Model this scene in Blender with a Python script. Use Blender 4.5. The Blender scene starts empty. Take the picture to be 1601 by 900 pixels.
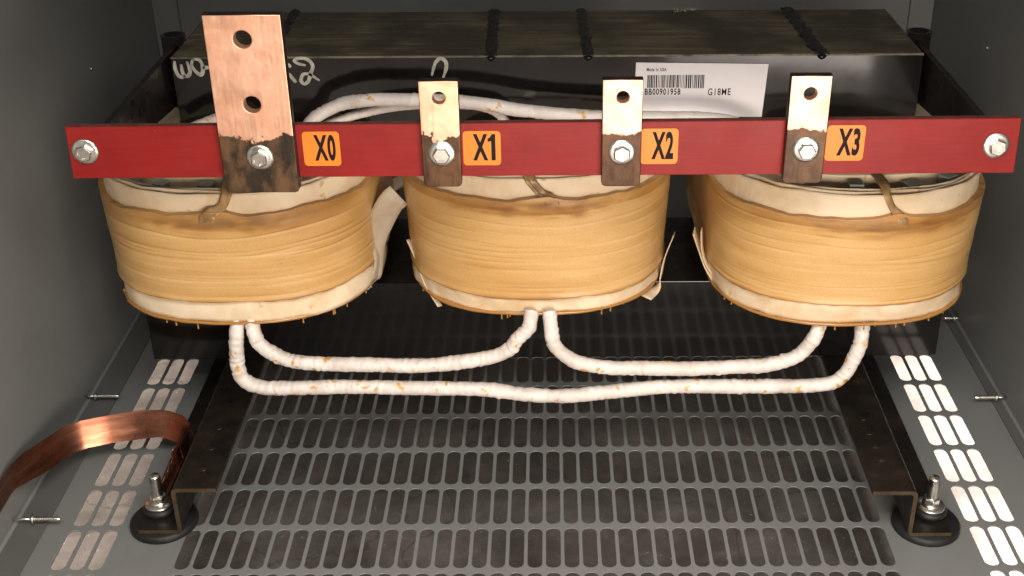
import bpy, bmesh, math, random
from mathutils import Vector, Matrix, noise
random.seed(7)
R = math.radians
sc = bpy.context.scene

# ------------------------------------------------------------------ camera
cam_d = bpy.data.cameras.new('camera'); cam = bpy.data.objects.new('camera', cam_d)
sc.collection.objects.link(cam); sc.camera = cam
th, roll = R(28.55), R(-0.3)
right = Vector((1, 0, 0)); fw = Vector((0, math.cos(th), -math.sin(th))); up = Vector((0, math.sin(th), math.cos(th)))
r2 = right*math.cos(roll)+up*math.sin(roll); u2 = -right*math.sin(roll)+up*math.cos(roll)
M = Matrix((r2, u2, -fw)).transposed().to_4x4(); M.translation = Vector((0, 0, .8)); cam.matrix_world = M
cam_d.lens = 43.4; cam_d.sensor_width = 36; cam_d.shift_x = -0.039; cam_d.clip_end = 100; cam_d.clip_start = .02

# ------------------------------------------------------------------ world, lamps, exposure
w = bpy.data.worlds.new('World'); sc.world = w; w.use_nodes = True
bg = w.node_tree.nodes['Background']; bg.inputs[0].default_value = (.9, .86, .8, 1); bg.inputs[1].default_value = .035
sc.view_settings.view_transform = 'Standard'; sc.view_settings.look = 'None'
sc.view_settings.exposure = 0; sc.view_settings.gamma = 1

def lamp(name, loc, aim, size, size_y, power, col=(1, .9, .78)):
    d = bpy.data.lights.new(name, 'AREA'); d.shape = 'RECTANGLE'; d.size = size; d.size_y = size_y
    d.energy = power; d.color = col
    o = bpy.data.objects.new(name, d); sc.collection.objects.link(o); o.location = loc
    o.rotation_euler = (Vector(aim)-Vector(loc)).to_track_quat('-Z', 'Y').to_euler(); return o
lamp('key_lamp', (.18, .05, .36), (-.02, 1.12, .25), .65, .34, 8.9, (1, .88, .75))
lamp('ground_bounce_light', (.66, -.50, -.12), (.20, 1.2, .36), .75, .5, 7, (1, .88, .80))  # unseen area light standing in for bounce off bright ground in front
lamp('top_lamp', (.05, .25, 1.12), (0, .70, 0), .8, .4, 15, (1, .95, .89))
lamp('right_ceiling_lamp', (1.35, 1.0, 1.75), (.75, 1.1, -.16), .35, 1.5, 500, (1, .93, .87))
lamp('left_ground_fill', (-1.35, 1.0, 1.75), (-.75, 1.1, -.16), .35, 1.5, 95, (1, .90, .80))  # added weaker fill for the ground outside the left wall

# ------------------------------------------------------------------ node helpers
def mat(name):
    m = bpy.data.materials.new(name); m.use_nodes = True
    return m, m.node_tree, m.node_tree.nodes['Principled BSDF']
def N(nt, t, **kw):
    n = nt.nodes.new(t)
    for k, v in kw.items():
        if k in n.inputs: n.inputs[k].default_value = v
        else: setattr(n, k, v)
    return n
def coords(nt, scale=(1, 1, 1), src='Object'):
    t = N(nt, 'ShaderNodeTexCoord'); m = N(nt, 'ShaderNodeMapping'); m.inputs['Scale'].default_value = scale
    nt.links.new(t.outputs[src], m.inputs[0]); return m.outputs[0]
def nz(nt, vec, scale, detail=4, rough=.55, dist=0):
    n = N(nt, 'ShaderNodeTexNoise'); n.inputs['Scale'].default_value = scale; n.inputs['Detail'].default_value = detail
    n.inputs['Roughness'].default_value = rough; n.inputs['Distortion'].default_value = dist
    nt.links.new(vec, n.inputs['Vector']); return n.outputs['Fac']
def ramp(nt, fac, stops):
    r = N(nt, 'ShaderNodeValToRGB'); e = r.color_ramp.elements
    while len(e) < len(stops): e.new(.5)
    for i, (p, c) in enumerate(stops):
        e[i].position = p; e[i].color = (c, c, c, 1) if not isinstance(c, tuple) else (*c, 1)
    nt.links.new(fac, r.inputs[0]); return r.outputs[0]
def mix(nt, fac, a, b, mode='MIX'):
    m = N(nt, 'ShaderNodeMix'); m.data_type = 'RGBA'; m.blend_type = mode
    for s, v in ((0, fac), (6, a), (7, b)):
        if isinstance(v, (int, float)): m.inputs[s].default_value = v
        elif isinstance(v, tuple): m.inputs[s].default_value = (*v, 1)
        else: nt.links.new(v, m.inputs[s])
    return m.outputs[2]
def bump(nt, b, h, strength=.3, dist=.001):
    n = N(nt, 'ShaderNodeBump'); n.inputs['Strength'].default_value = strength; n.inputs['Distance'].default_value = dist
    nt.links.new(h, n.inputs['Height']); nt.links.new(n.outputs[0], b.inputs['Normal'])
def L(nt, a, b): nt.links.new(a, b)

# ------------------------------------------------------------------ materials
def m_paint(name='grey_paint', c1=(.168, .174, .170), c2=(.205, .211, .206)):
    m, nt, b = mat(name); v = coords(nt)
    f = nz(nt, v, 3, 5); pc = ramp(nt, f, [(.3, c1), (.7, c2)])
    du = ramp(nt, nz(nt, v, 420, 2), [(.70, 0.0), (.76, .35)]); pc = mix(nt, du, pc, (.32, .30, .26))
    sm = ramp(nt, nz(nt, coords(nt, (1, .35, 1)), 11, 7, .75, .6), [(.55, 0.0), (.8, .35)]); pc = mix(nt, sm, pc, (.10, .095, .085)); L(nt, pc, b.inputs['Base Color'])
    g = nz(nt, v, 9, 6, .7); L(nt, ramp(nt, g, [(.3, .34), (.75, .52)]), b.inputs['Roughness'])
    h = N(nt, 'ShaderNodeBump'); h.inputs['Strength'].default_value = .25; h.inputs['Distance'].default_value = .006; L(nt, nz(nt, v, 3.5, 2), h.inputs['Height'])
    h2 = N(nt, 'ShaderNodeBump'); h2.inputs['Strength'].default_value = .12; h2.inputs['Distance'].default_value = .0004; L(nt, nz(nt, v, 700, 2), h2.inputs['Height'])
    L(nt, h.outputs[0], h2.inputs['Normal']); L(nt, h2.outputs[0], b.inputs['Normal']); return m
PAINT = m_paint()
def m_black(name='black_varnish'):
    m, nt, b = mat(name); v = coords(nt)
    f = nz(nt, v, 22, 6, .65); L(nt, ramp(nt, f, [(.35, (.0045, .0042, .004)), (.8, (.012, .010, .009))]), b.inputs['Base Color'])
    L(nt, ramp(nt, nz(nt, v, 8, 6, .7), [(.3, .06), (.8, .15)]), b.inputs['Roughness'])
    b.inputs['Specular IOR Level'].default_value = .6
    bump(nt, b, nz(nt, v, 14, 3), .05, .002); return m
BLACK = m_black()
def m_lam():
    m, nt, b = mat('lamination_edges'); v = coords(nt, (4, 160, 160)); v2 = coords(nt)
    f = nz(nt, v, 1.5, 6, .7)
    c = ramp(nt, f, [(.3, (.022, .018, .012)), (.5, (.12, .098, .062)), (.72, (.24, .19, .12))])
    st = ramp(nt, nz(nt, v2, 14, 5, .7), [(.42, 0.0), (.6, 1.0)])
    c = mix(nt, st, (.048, .040, .027), c)
    sp = ramp(nt, nz(nt, v2, 260, 1), [(.76, 0.0), (.79, 1.0)])
    c = mix(nt, sp, c, (.28, .23, .15)); L(nt, c, b.inputs['Base Color'])
    b.inputs['Roughness'].default_value = .4
    bump(nt, b, f, .5, .0015); return m
LAM = m_lam()
def m_bead():
    m, nt, b = mat('weld_bead_varnish'); v = coords(nt)
    b.inputs['Base Color'].default_value = (.007, .0065, .006, 1); b.inputs['Roughness'].default_value = .3
    bump(nt, b, nz(nt, v, 160, 4), .6, .002); return m
BEAD = m_bead()
def m_beam():
    m = m_black('beam_varnish'); b = m.node_tree.nodes['Principled BSDF']
    for l in list(b.inputs['Roughness'].links): m.node_tree.links.remove(l)
    b.inputs['Roughness'].default_value = .085; b.inputs['Specular IOR Level'].default_value = .5
    for n in m.node_tree.nodes:
        if n.type == 'BUMP': n.inputs['Strength'].default_value = .04
    return m
BEAM = m_beam()
def m_steel_dark():
    m, nt, b = mat('oily_dark_steel'); v = coords(nt)
    f = nz(nt, v, 26, 7, .7)
    c = ramp(nt, f, [(.38, (.007, .006, .005)), (.6, (.018, .013, .009)), (.76, (.07, .040, .018))]); L(nt, c, b.inputs['Base Color'])
    L(nt, ramp(nt, nz(nt, v, 60, 4), [(.3, .22), (.75, .55)]), b.inputs['Roughness'])
    bump(nt, b, nz(nt, v, 140, 4), .3, .0008); return m
RAIL = m_steel_dark()
def m_tape():
    m, nt, b = mat('varnished_winding_tape'); v = coords(nt, (1, 1, 9)); v2 = coords(nt)
    at = N(nt, 'ShaderNodeAttribute'); at.attribute_name = 'tone'
    c = ramp(nt, at.outputs['Fac'], [(0, (.22, .085, .018)), (.35, (.42, .195, .045)), (.6, (.62, .360, .125)), (1, (.78, .53, .25))])
    f = nz(nt, v, 9, 6, .6); c = mix(nt, ramp(nt, f, [(.3, .0), (.7, .32)]), c, (.66, .42, .17))
    wv = nz(nt, coords(nt, (500, 500, 900)), 1, 2); c = mix(nt, .22, c, ramp(nt, wv, [(.3, .35), (.7, .9)]), 'MULTIPLY')
    g = ramp(nt, nz(nt, v2, 30, 5, .7), [(.66, 0.0), (.76, .5)]); c = mix(nt, g, c, (.40, .19, .05))
    L(nt, c, b.inputs['Base Color']); L(nt, ramp(nt, f, [(.3, .28), (.7, .45)]), b.inputs['Roughness']); b.inputs['Coat Weight'].default_value = .25; b.inputs['Coat Roughness'].default_value = .3
    bump(nt, b, wv, .25, .0004); return m
TAPE = m_tape()
def m_paper(name, base, stain, amt=.66):
    m, nt, b = mat(name); v = coords(nt)
    s = ramp(nt, nz(nt, v, 17, 6, .6, .8), [(amt-.22, 0.0), (amt+.1, 1.0)])
    sp = ramp(nt, nz(nt, v, 75, 3, .6), [(.66, 0.0), (.72, .8)])
    c = mix(nt, s, base, stain); c = mix(nt, sp, c, (.55, .32, .12)); L(nt, c, b.inputs['Base Color'])
    b.inputs['Roughness'].default_value = .55
    bump(nt, b, nz(nt, v, 45, 4), .35, .002); return m
PAPER = m_paper('insulation_paper', (.76, .62, .44), (.60, .40, .20))
PAPER_RAW = m_paper('frayed_paper', (.48, .40, .30), (.36, .26, .16))
def m_sleeve():
    m, nt, b = mat('white_cable_sleeve'); v = coords(nt)
    vo = N(nt, 'ShaderNodeTexVoronoi'); vo.inputs['Scale'].default_value = 70
    dn = N(nt, 'ShaderNodeTexNoise'); dn.inputs['Scale'].default_value = 120; dn.inputs['Detail'].default_value = 3; L(nt, v, dn.inputs['Vector']); L(nt, mix(nt, .022, v, dn.outputs['Color'], 'ADD'), vo.inputs['Vector'])
    vo.inputs['Randomness'].default_value = 1
    d = ramp(nt, vo.outputs['Distance'], [(.18, 1.0), (.30, 0.0)])
    sel = ramp(nt, nz(nt, v, 26, 2), [(.46, 0.0), (.56, 1.0)])
    sm = mix(nt, 1.0, d, sel, 'MULTIPLY')
    base = ramp(nt, nz(nt, v, 35, 5, .6), [(.3, (.58, .51, .465)), (.62, (.74, .685, .64))])
    fine = ramp(nt, nz(nt, v, 330, 2), [(.68, 0.0), (.74, .6)])
    c = mix(nt, fine, base, (.32, .18, .07)); c = mix(nt, sm, c, (.58, .32, .07)); L(nt, c, b.inputs['Base Color'])
    b.inputs['Roughness'].default_value = .42
    bump(nt, b, nz(nt, coords(nt), 120, 4), .35, .0015); return m
SLEEVE = m_sleeve()
def m_amber():
    m, nt, b = mat('amber_resin'); b.inputs['Base Color'].default_value = (.42, .20, .045, 1)
    b.inputs['Roughness'].default_value = .2; b.inputs['Coat Weight'].default_value = .5; return m
AMBER = m_amber()
def m_tie():
    m, nt, b = mat('brown_tie_tape'); v = coords(nt, (1, 1, .3))
    c = ramp(nt, nz(nt, v, 90, 5, .6), [(.3, (.16, .085, .03)), (.55, (.34, .20, .08)), (.75, (.55, .37, .18))]); L(nt, c, b.inputs['Base Color'])
    b.inputs['Roughness'].default_value = .33; bump(nt, b, nz(nt, v, 160, 4), .5, .001); return m
TIE = m_tie()
def m_simple(name, col, rough, metal=0, var=.12, scale=30, bmp=.08):
    m, nt, b = mat(name); v = coords(nt)
    lo = tuple(c*(1-var) for c in col); hi = tuple(min(1, c*(1+var)) for c in col)
    f = nz(nt, v, scale, 5, .65); L(nt, ramp(nt, f, [(.3, lo), (.7, hi)]), b.inputs['Base Color'])
    L(nt, ramp(nt, nz(nt, v, scale*.6, 4), [(.3, rough*.8), (.7, rough*1.25)]), b.inputs['Roughness'])
    b.inputs['Metallic'].default_value = metal
    bump(nt, b, nz(nt, v, scale*8, 2), bmp, .0006); return m
def m_red():
    m, nt, b = mat('red_fibre_board'); v = coords(nt)
    c = ramp(nt, nz(nt, v, 16, 6, .65), [(.3, (.185, .008, .008)), (.7, (.25, .013, .011))])
    fib = ramp(nt, nz(nt, coords(nt, (30, 1, 420)), 1, 4), [(.4, 0.0), (.75, .22)]); c = mix(nt, fib, c, (.34, .03, .025))
    sc_ = ramp(nt, nz(nt, coords(nt, (1, 1, 2.4)), 120, 6, .75), [(.66, 0.0), (.72, .35)]); c = mix(nt, sc_, c, (.45, .14, .10))
    gr = ramp(nt, nz(nt, v, 34, 5, .7), [(.60, 0.0), (.78, .55)]); c = mix(nt, gr, c, (.13, .012, .010))
    L(nt, c, b.inputs['Base Color']); L(nt, ramp(nt, nz(nt, v, 22, 6, .7), [(.3, .30), (.75, .55)]), b.inputs['Roughness'])
    b.inputs['Specular IOR Level'].default_value = .28
    bump(nt, b, nz(nt, coords(nt, (60, 1, 300)), 3, 4), .12, .0006); return m
RED = m_red()
REDEDGE = m_simple('sawn_red_board_edge', (.12, .035, .025), .7, 0, .5, 90, .4)
ORANGE = m_simple('orange_sticker_vinyl', (.80, .205, .016), .4, 0, .04, 20, .03)
INK = m_simple('black_ink', (.010, .009, .012), .7, 0, .1, 40, .02)
INK.node_tree.nodes['Principled BSDF'].inputs['Specular IOR Level'].default_value = .15
LABEL = m_simple('white_label_stock', (.82, .78, .79), .32, 0, .03, 12, .03)
CHALK = m_simple('white_marker_paint', (.50, .48, .40), .6, 0, .38, 160, .3)
ZINC = m_simple('zinc_plated_steel', (.78, .76, .70), .28, 1, .14, 90, .15)
RUBBER = m_simple('black_rubber', (.009, .009, .009), .5, 0, .2, 60, .15)
SPACER = m_simple('grey_spacer_stick', (.26, .27, .23), .4, 0, .35, 50, .2)
WOODY = m_simple('pale_crumbs', (.42, .36, .25), .7, 0, .3, 90, .3)
EDGE = m_simple('core_edge_highlight', (.17, .15, .11), .4, .3, .8, 40, .3)  # highlight along the core's front top edge, painted as a paler strip
TABEDGE = m_simple('tab_edge_reflection', (.020, .010, .007), .35, .2, .4, 60, .2)  # dark reflection in the rounded tab edges, put into the colour
RUST = m_simple('cut_steel_edge', (.048, .030, .014), .5, 0, .4, 120, .3)
DUCT = m_simple('dark_duct', (.16, .10, .05), .6, 0, .3, 40, .2)
def m_copper(name, edge_z, wob, dark1, dark2, seed=0.0):
    m, nt, b = mat(name); v = coords(nt); vo = coords(nt, (1, 1, 1))
    t = N(nt, 'ShaderNodeTexCoord'); sx = N(nt, 'ShaderNodeSeparateXYZ'); L(nt, t.outputs['Object'], sx.inputs[0])
    mp = N(nt, 'ShaderNodeMapping'); mp.inputs['Scale'].default_value = (1, 1, .9); mp.inputs['Location'].default_value = (seed, 0, 0)
    L(nt, t.outputs['Object'], mp.inputs[0])
    n1 = nz(nt, mp.outputs[0], 44, 4, .62)
    a = N(nt, 'ShaderNodeMath', operation='MULTIPLY_ADD'); L(nt, n1, a.inputs[0]); a.inputs[1].default_value = -wob; L(nt, sx.outputs[2], a.inputs[2])
    g = N(nt, 'ShaderNodeMath', operation='SUBTRACT'); L(nt, a.outputs[0], g.inputs[0]); g.inputs[1].default_value = edge_z-.5*wob
    s = N(nt, 'ShaderNodeMath', operation='MULTIPLY'); L(nt, g.outputs[0], s.inputs[0]); s.inputs[1].default_value = 700; s.use_clamp = True
    shiny = ramp(nt, nz(nt, v, 55, 5, .6), [(.3, (.86, .47, .31)), (.7, (.98, .62, .45))])
    br = nz(nt, coords(nt, (300, 300, 12)), 1, 3)
    stain = ramp(nt, nz(nt, v, 38, 4, .6, .5), [(.50, 0.0), (.72, .6)]); shiny = mix(nt, stain, shiny, (.72, .34, .22))
    dk = ramp(nt, nz(nt, coords(nt, (1, 1, .45)), 70, 7, .72), [(.42, dark1), (.60, dark2)])
    L(nt, mix(nt, s.outputs[0], dk, shiny), b.inputs['Base Color'])
    mt = ramp(nt, s.outputs[0], [(0, .35), (1, .93)]); L(nt, mt, b.inputs['Metallic'])
    rr = mix(nt, s.outputs[0], ramp(nt, nz(nt, v, 80, 4), [(.3, .3), (.7, .5)]), ramp(nt, nz(nt, v, 45, 4), [(.3, .40), (.7, .55)])); L(nt, rr, b.inputs['Roughness'])
    h1 = nz(nt, v, 26, 3); bn = N(nt, 'ShaderNodeBump'); bn.inputs['Strength'].default_value = .35; bn.inputs['Distance'].default_value = .0035
    L(nt, h1, bn.inputs['Height']); b2 = N(nt, 'ShaderNodeBump'); b2.inputs['Strength'].default_value = .25; b2.inputs['Distance'].default_value = .0006
    L(nt, br, b2.inputs['Height']); L(nt, bn.outputs[0], b2.inputs['Normal']); L(nt, b2.outputs[0], b.inputs['Normal']); return m
def m_strap():
    m, nt, b = mat('copper_sheet'); v = coords(nt)
    c = ramp(nt, nz(nt, coords(nt, (3, 3, 26)), 6, 6, .65), [(.3, (.15, .058, .036)), (.55, (.30, .125, .075)), (.78, (.50, .23, .145))]); L(nt, c, b.inputs['Base Color'])
    b.inputs['Metallic'].default_value = .92; L(nt, ramp(nt, nz(nt, v, 30, 5), [(.3, .20), (.75, .40)]), b.inputs['Roughness'])
    bump(nt, b, nz(nt, v, 14, 2), .12, .002); return m
STRAP = m_strap()
def m_ground():
    m, nt, b = mat('stained_concrete'); v = coords(nt)
    f = nz(nt, v, 9, 9, .68, .4); c = ramp(nt, f, [(.32, (.075, .062, .055)), (.5, (.135, .117, .106)), (.72, (.24, .21, .19))])
    sp = ramp(nt, nz(nt, v, 210, 3, .6), [(.68, 0.0), (.74, .8)]); c = mix(nt, sp, c, (.5, .44, .38))
    vo = N(nt, 'ShaderNodeTexVoronoi'); vo.feature = 'DISTANCE_TO_EDGE'; vo.inputs['Scale'].default_value = 2.1
    nn = N(nt, 'ShaderNodeTexNoise'); nn.inputs['Scale'].default_value = 6; nn.inputs['Detail'].default_value = 5; L(nt, v, nn.inputs['Vector'])
    va = mix(nt, .14, v, nn.outputs['Color'], 'ADD'); L(nt, va, vo.inputs['Vector'])
    cr = ramp(nt, vo.outputs['Distance'], [(0, .5), (.0022, 0.0)])
    c = mix(nt, cr, c, (.05, .04, .035)); L(nt, c, b.inputs['Base Color'])
    b.inputs['Roughness'].default_value = .75; bump(nt, b, nz(nt, v, 120, 6, .7), .5, .002); return m
GROUND = m_ground()

# ------------------------------------------------------------------ mesh helpers
class MB:
    def __init__(s): s.v = []; s.f = []; s.mi = []; s.sm = []
    def add(s, vs, fs, mi=0, smooth=False):
        o = len(s.v); s.v += [tuple(p) for p in vs]; s.f += [tuple(i+o for i in f) for f in fs]
        s.mi += [mi]*len(fs); s.sm += [smooth]*len(fs); return s
    def box(s, x0, x1, y0, y1, z0, z1, mi=0, top=None):
        vs = [(x, y, z) for z in (z0, z1) for y in (y0, y1) for x in (x0, x1)]
        fs = [(0, 2, 3, 1), (0, 1, 5, 4), (1, 3, 7, 5), (3, 2, 6, 7), (2, 0, 4, 6)]
        s.add(vs, fs, mi); s.add(vs[4:], [(0, 1, 3, 2)], mi if top is None else top); return s
    def cyl(s, c, axis, r0, r1, h, n=32, mi=0, smooth=True, cap=True, sides=None):
        a = Vector(axis).normalized(); t = a.orthogonal().normalized()
        if abs(a.z) < .5: t = Vector((0, 0, 1)).cross(a).normalized()
        u = a.cross(t); c = Vector(c); n = sides or n
        vs = [c+(t*math.cos(6.28318530718*i/n)+u*math.sin(6.28318530718*i/n))*r for r, k in ((r0, 0), (r1, h)) for i in range(n) for k in (k,)]
        vs = [v+a*(0 if i < n else h) for i, v in enumerate(vs)]
        s.add(vs, [(i, (i+1) % n, n+(i+1) % n, n+i) for i in range(n)], mi, smooth)
        if cap: s.add(vs, [tuple(range(n-1, -1, -1)), tuple(range(n, 2*n))], mi)
        return s
    def lathe(s, c, axis, prof, n=40, mi=0, smooth=True):
        a = Vector(axis).normalized(); t = a.orthogonal().normalized(); u = a.cross(t); c = Vector(c)
        vs = [c+a*h+(t*math.cos(6.2831853*i/n)+u*math.sin(6.2831853*i/n))*r for r, h in prof for i in range(n)]
        k = len(prof)
        s.add(vs, [(j*n+i, j*n+(i+1) % n, (j+1)*n+(i+1) % n, (j+1)*n+i) for j in range(k-1) for i in range(n)], mi, smooth)
        s.add(vs, [tuple(range(n-1, -1, -1)), tuple((k-1)*n+i for i in range(n))], mi); return s
    def build(s, name, mats, parent=None, bevel=0, seg=2):
        me = bpy.data.meshes.new(name); me.from_pydata(s.v, [], s.f)
        for m in (mats if isinstance(mats, (list, tuple)) else [mats]): me.materials.append(m)
        me.polygons.foreach_set('material_index', s.mi); me.polygons.foreach_set('use_smooth', s.sm); me.update()
        return link(name, me, parent, bevel, seg)
def link(name, me, parent=None, bevel=0, seg=2):
    o = bpy.data.objects.new(name, me); sc.collection.objects.link(o)
    if parent: o.parent = parent
    bm = bmesh.new(); bm.from_mesh(me); bmesh.ops.remove_doubles(bm, verts=bm.verts, dist=1e-6)
    bmesh.ops.recalc_face_normals(bm, faces=bm.faces)
    if bevel:
        es = [e for e in bm.edges if len(e.link_faces) == 2 and e.calc_face_angle() > R(40)]
        bmesh.ops.bevel(bm, geom=es, offset=bevel, segments=seg, affect='EDGES', profile=.6, clamp_overlap=True)
    bm.to_mesh(me); bm.free(); return o
def empty(name, loc=(0, 0, 0), parent=None):
    o = bpy.data.objects.new(name, None); sc.collection.objects.link(o); o.location = loc; o.empty_display_size = .05
    if parent: o.parent = parent
    return o
def tag(o, label=None, cat=None, group=None, kind=None):
    if label: o['label'] = label
    if cat: o['category'] = cat
    if group: o['group'] = group
    if kind: o['kind'] = kind
    return o
def catmull(pts, n=14):
    P = [Vector(p) for p in pts]; P = [2*P[0]-P[1]]+P+[2*P[-1]-P[-2]]; out = []
    for i in range(1, len(P)-2):
        for k in range(n):
            t = k/n; a, b, c, d = P[i-1:i+3]
            out.append(.5*((2*b)+(c-a)*t+(2*a-5*b+4*c-d)*t*t+(3*b-a-3*c+d)*t**3))
    out.append(P[-2]); return out
def resample(path, step):
    out = [path[0]]; acc = 0
    for a, b in zip(path, path[1:]):
        l = (b-a).length
        while acc+l >= step:
            t = (step-acc)/l; a = a.lerp(b, t); out.append(a.copy()); l = (b-a).length; acc = 0
        acc += l
    out.append(path[-1]); return out
def tube(mb, pts, r, n=20, rad=None, step=.002, mi=0, sm=True):
    path = resample(catmull(pts), step)
    T = [(path[min(i+1, len(path)-1)]-path[max(i-1, 0)]).normalized() for i in range(len(path))]
    u = T[0].orthogonal().normalized(); vs = []
    for i, p in enumerate(path):
        u = (u-T[i]*u.dot(T[i])).normalized(); v = T[i].cross(u)
        for k in range(n):
            a = 6.2831853*k/n; rr = r*(rad(i*step, a, p) if rad else 1)
            vs.append(p+(u*math.cos(a)+v*math.sin(a))*rr)
    m = len(path)
    mb.add(vs, [(j*n+k, j*n+(k+1) % n, (j+1)*n+(k+1) % n, (j+1)*n+k) for j in range(m-1) for k in range(n)], mi, sm)
    mb.add(vs, [tuple(range(n-1, -1, -1)), tuple((m-1)*n+k for k in range(n))], mi); return mb
def rrect(x0, x1, z0, z1, r, n=6):
    out = []
    for cx, cz, a0 in ((x1-r, z1-r, 0), (x0+r, z1-r, 90), (x0+r, z0+r, 180), (x1-r, z0+r, 270)):
        for k in range(n+1):
            a = R(a0+90*k/n); out.append((cx+r*math.cos(a), cz+r*math.sin(a)))
    return out
def plate(name, outer, holes, y0, y1, mats, parent, axis='Y', bevel=0, loc=None):
    """flat plate with real holes, from a filled 2-D curve; outline in (x, z) for axis Y, (x, y) for axis Z"""
    cu = bpy.data.curves.new(name, 'CURVE'); cu.dimensions = '2D'; cu.fill_mode = 'BOTH'
    cu.extrude = abs(y1-y0)/2; cu.bevel_depth = bevel; cu.bevel_resolution = 1
    for loop in [outer]+holes:
        sp = cu.splines.new('POLY'); sp.points.add(len(loop)-1); sp.use_cyclic_u = True
        for p, q in zip(sp.points, loop): p.co = (q[0], q[1], 0, 1)
    o = bpy.data.objects.new(name, cu); sc.collection.objects.link(o)
    me = bpy.data.meshes.new_from_object(o); bpy.data.objects.remove(o); bpy.data.curves.remove(cu)
    mid = (y0+y1)/2
    for v in me.vertices:
        x, y, z = v.co
        v.co = (x, mid+z, y) if axis == 'Y' else (x, y, mid+z)
    me.materials.clear(); me.materials.append(mats); me.name = name
    o = link(name, me, parent); return o
def text_mesh(name, s, size, mtl, parent, xf, bold=0.0, ext=.0002, sx=1.0, shear=0.0):
    cu = bpy.data.curves.new(name, 'FONT'); cu.body = s; cu.size = size; cu.offset = bold; cu.extrude = ext; cu.shear = shear
    cu.resolution_u = 4; cu.space_character = 1.16
    o = bpy.data.objects.new(name, cu); sc.collection.objects.link(o); bpy.context.view_layer.update()
    me = bpy.data.meshes.new_from_object(o); bpy.data.objects.remove(o); bpy.data.curves.remove(cu)
    xs = [v.co.x for v in me.vertices]; ys = [v.co.y for v in me.vertices]
    x0, x1, y0, y1 = min(xs), max(xs), min(ys), max(ys)
    X0, X1, Z0, Z1, Y = xf
    for v in me.vertices:
        v.co = (X0+(v.co.x-x0)/(x1-x0)*(X1-X0), Y-v.co.z, Z0+(v.co.y-y0)/(y1-y0)*(Z1-Z0))
    me.materials.clear(); me.materials.append(mtl); me.name = name
    return link(name, me, parent)
def stroke(mb, pts, w, y, t=.0004):
    P = [Vector((a, b)) for a, b in pts]
    path = catmull([(a, b, 0) for a, b in pts], 8); path = resample(path, .0008); nn = len(path)
    top = []; bot = []
    for i, p in enumerate(path):
        d = (path[min(i+1, nn-1)]-path[max(i-1, 0)]).normalized(); nrm = Vector((-d.y, d.x, 0))
        e = min(1, .55+.45*math.sin(math.pi*min(1, (i+.5)/nn)))
        ww = w*e*(1+.22*noise.noise(Vector((p.x*180, p.y*180, 3))))
        top.append(p+nrm*ww); bot.append(p-nrm*ww)
    vs = [(q.x, y-t, q.y) for q in top+bot]+[(q.x, y, q.y) for q in top+bot]
    fs = []
    for i in range(nn-1):
        fs.append((i, i+1, nn+i+1, nn+i)); fs.append((2*nn+i, 2*nn+i+1, i+1, i)); fs.append((nn+i, nn+i+1, 3*nn+i+1, 3*nn+i))
    mb.add(vs, fs)

# ------------------------------------------------------------------ ground below the cabinet
GZ = -.16
g = MB(); g.add([(-6, -5, GZ), (6, -5, GZ), (6, 7, GZ), (-6, 7, GZ)], [(0, 1, 2, 3)])
tag(g.build('ground', GROUND), kind='structure')

# ------------------------------------------------------------------ cabinet
XL, XR, YB, YF, ZT = -.541, .5215, 1.662, .62, .8995
cab = tag(empty('metal_cabinet', (0, 1.1, 0)), 'grey painted sheet metal cabinet with slotted floor vents around the transformer', 'cabinet')
cab.matrix_world = Matrix.Translation((0, 1.1, 0))
def under(o, p, at):                       # keep world coordinates while parenting to an offset empty
    o.parent = p; o.matrix_parent_inverse = Matrix.Translation(-Vector(at)); return o
CAT = (0, 1.1, 0)
def slot(cx, cy, w=.0144, l=.0585, n=5):
    r = w/2; out = []
    q = r*.92
    for sx, sy, a0 in ((1, 1, 0), (-1, 1, 90), (-1, -1, 180), (1, -1, 270)):
        for k in range(n+1):
            a = R(a0+90*k/n); out.append((cx+sx*(r-q)+q*math.cos(a), cy+sy*(l/2-q)+q*math.sin(a)))
    return out
PX, PY = .01789, .0650
rows = [.907-.0325+PY*k for k in range(-3, 11)]
holes = []
for y in rows:
    for i in range(-20, 19): holes.append(slot(.0001+PX*i, y))
    for x0 in (-.4762, .4215):
        for k in range(3): holes.append(slot(x0+PX*k, y))
outer = [(XL+.004, YF), (XR-.004, YF), (XR-.004, YB-.004), (XL+.004, YB-.004)]
fl = plate('floor_panel', outer, holes, -.0013, 0, PAINT, None, 'Z'); under(fl, cab, CAT)
lip = MB().box(XL+.004, XR-.004, YF-.002, YF, -.03, -.0005); under(lip.build('front_lip', PAINT), cab, CAT)
def cpart(mb, name, m=PAINT, bevel=0, label=None):
    o = under(mb.build(name, m, None, bevel), cab, CAT)
    if label: o['label'] = label
    return o
s1 = MB().box(XL-.002, XL, .45, YB+.002, -.02, ZT); cpart(s1, 'side_wall')
s2 = MB().box(XR, XR+.002, .45, YB+.002, -.02, ZT); cpart(s2, 'side_wall')
s3 = MB().box(XL, XR, YB, YB+.002, -.02, ZT); cpart(s3, 'back_wall')
cpart(MB().box(XL-.002, XR+.002, .57, YB+.002, .90, .902), 'shade_roof')  # unseen roof, added and sized to shade the back wall and core top
cpart(MB().box(XL+.0005, XL+.034, YB-.006, YB-.0005, .003, ZT), 'corner_flange')
cpart(MB().box(XR-.032, XR-.0005, YB-.006, YB-.0005, .003, ZT), 'corner_flange')
FL = m_paint('flange_shade_paint', (.100, .101, .097), (.118, .119, .113))  # same grey paint as the floor, with the flange's shade darkened in
cpart(MB().box(XL+.0005, XL+.033, .5, YB-.007, .0005, .0022), 'floor_flange', FL)
cpart(MB().box(XR-.014, XR-.0005, .5, YB-.007, .0005, .0022), 'floor_flange', FL)
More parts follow.
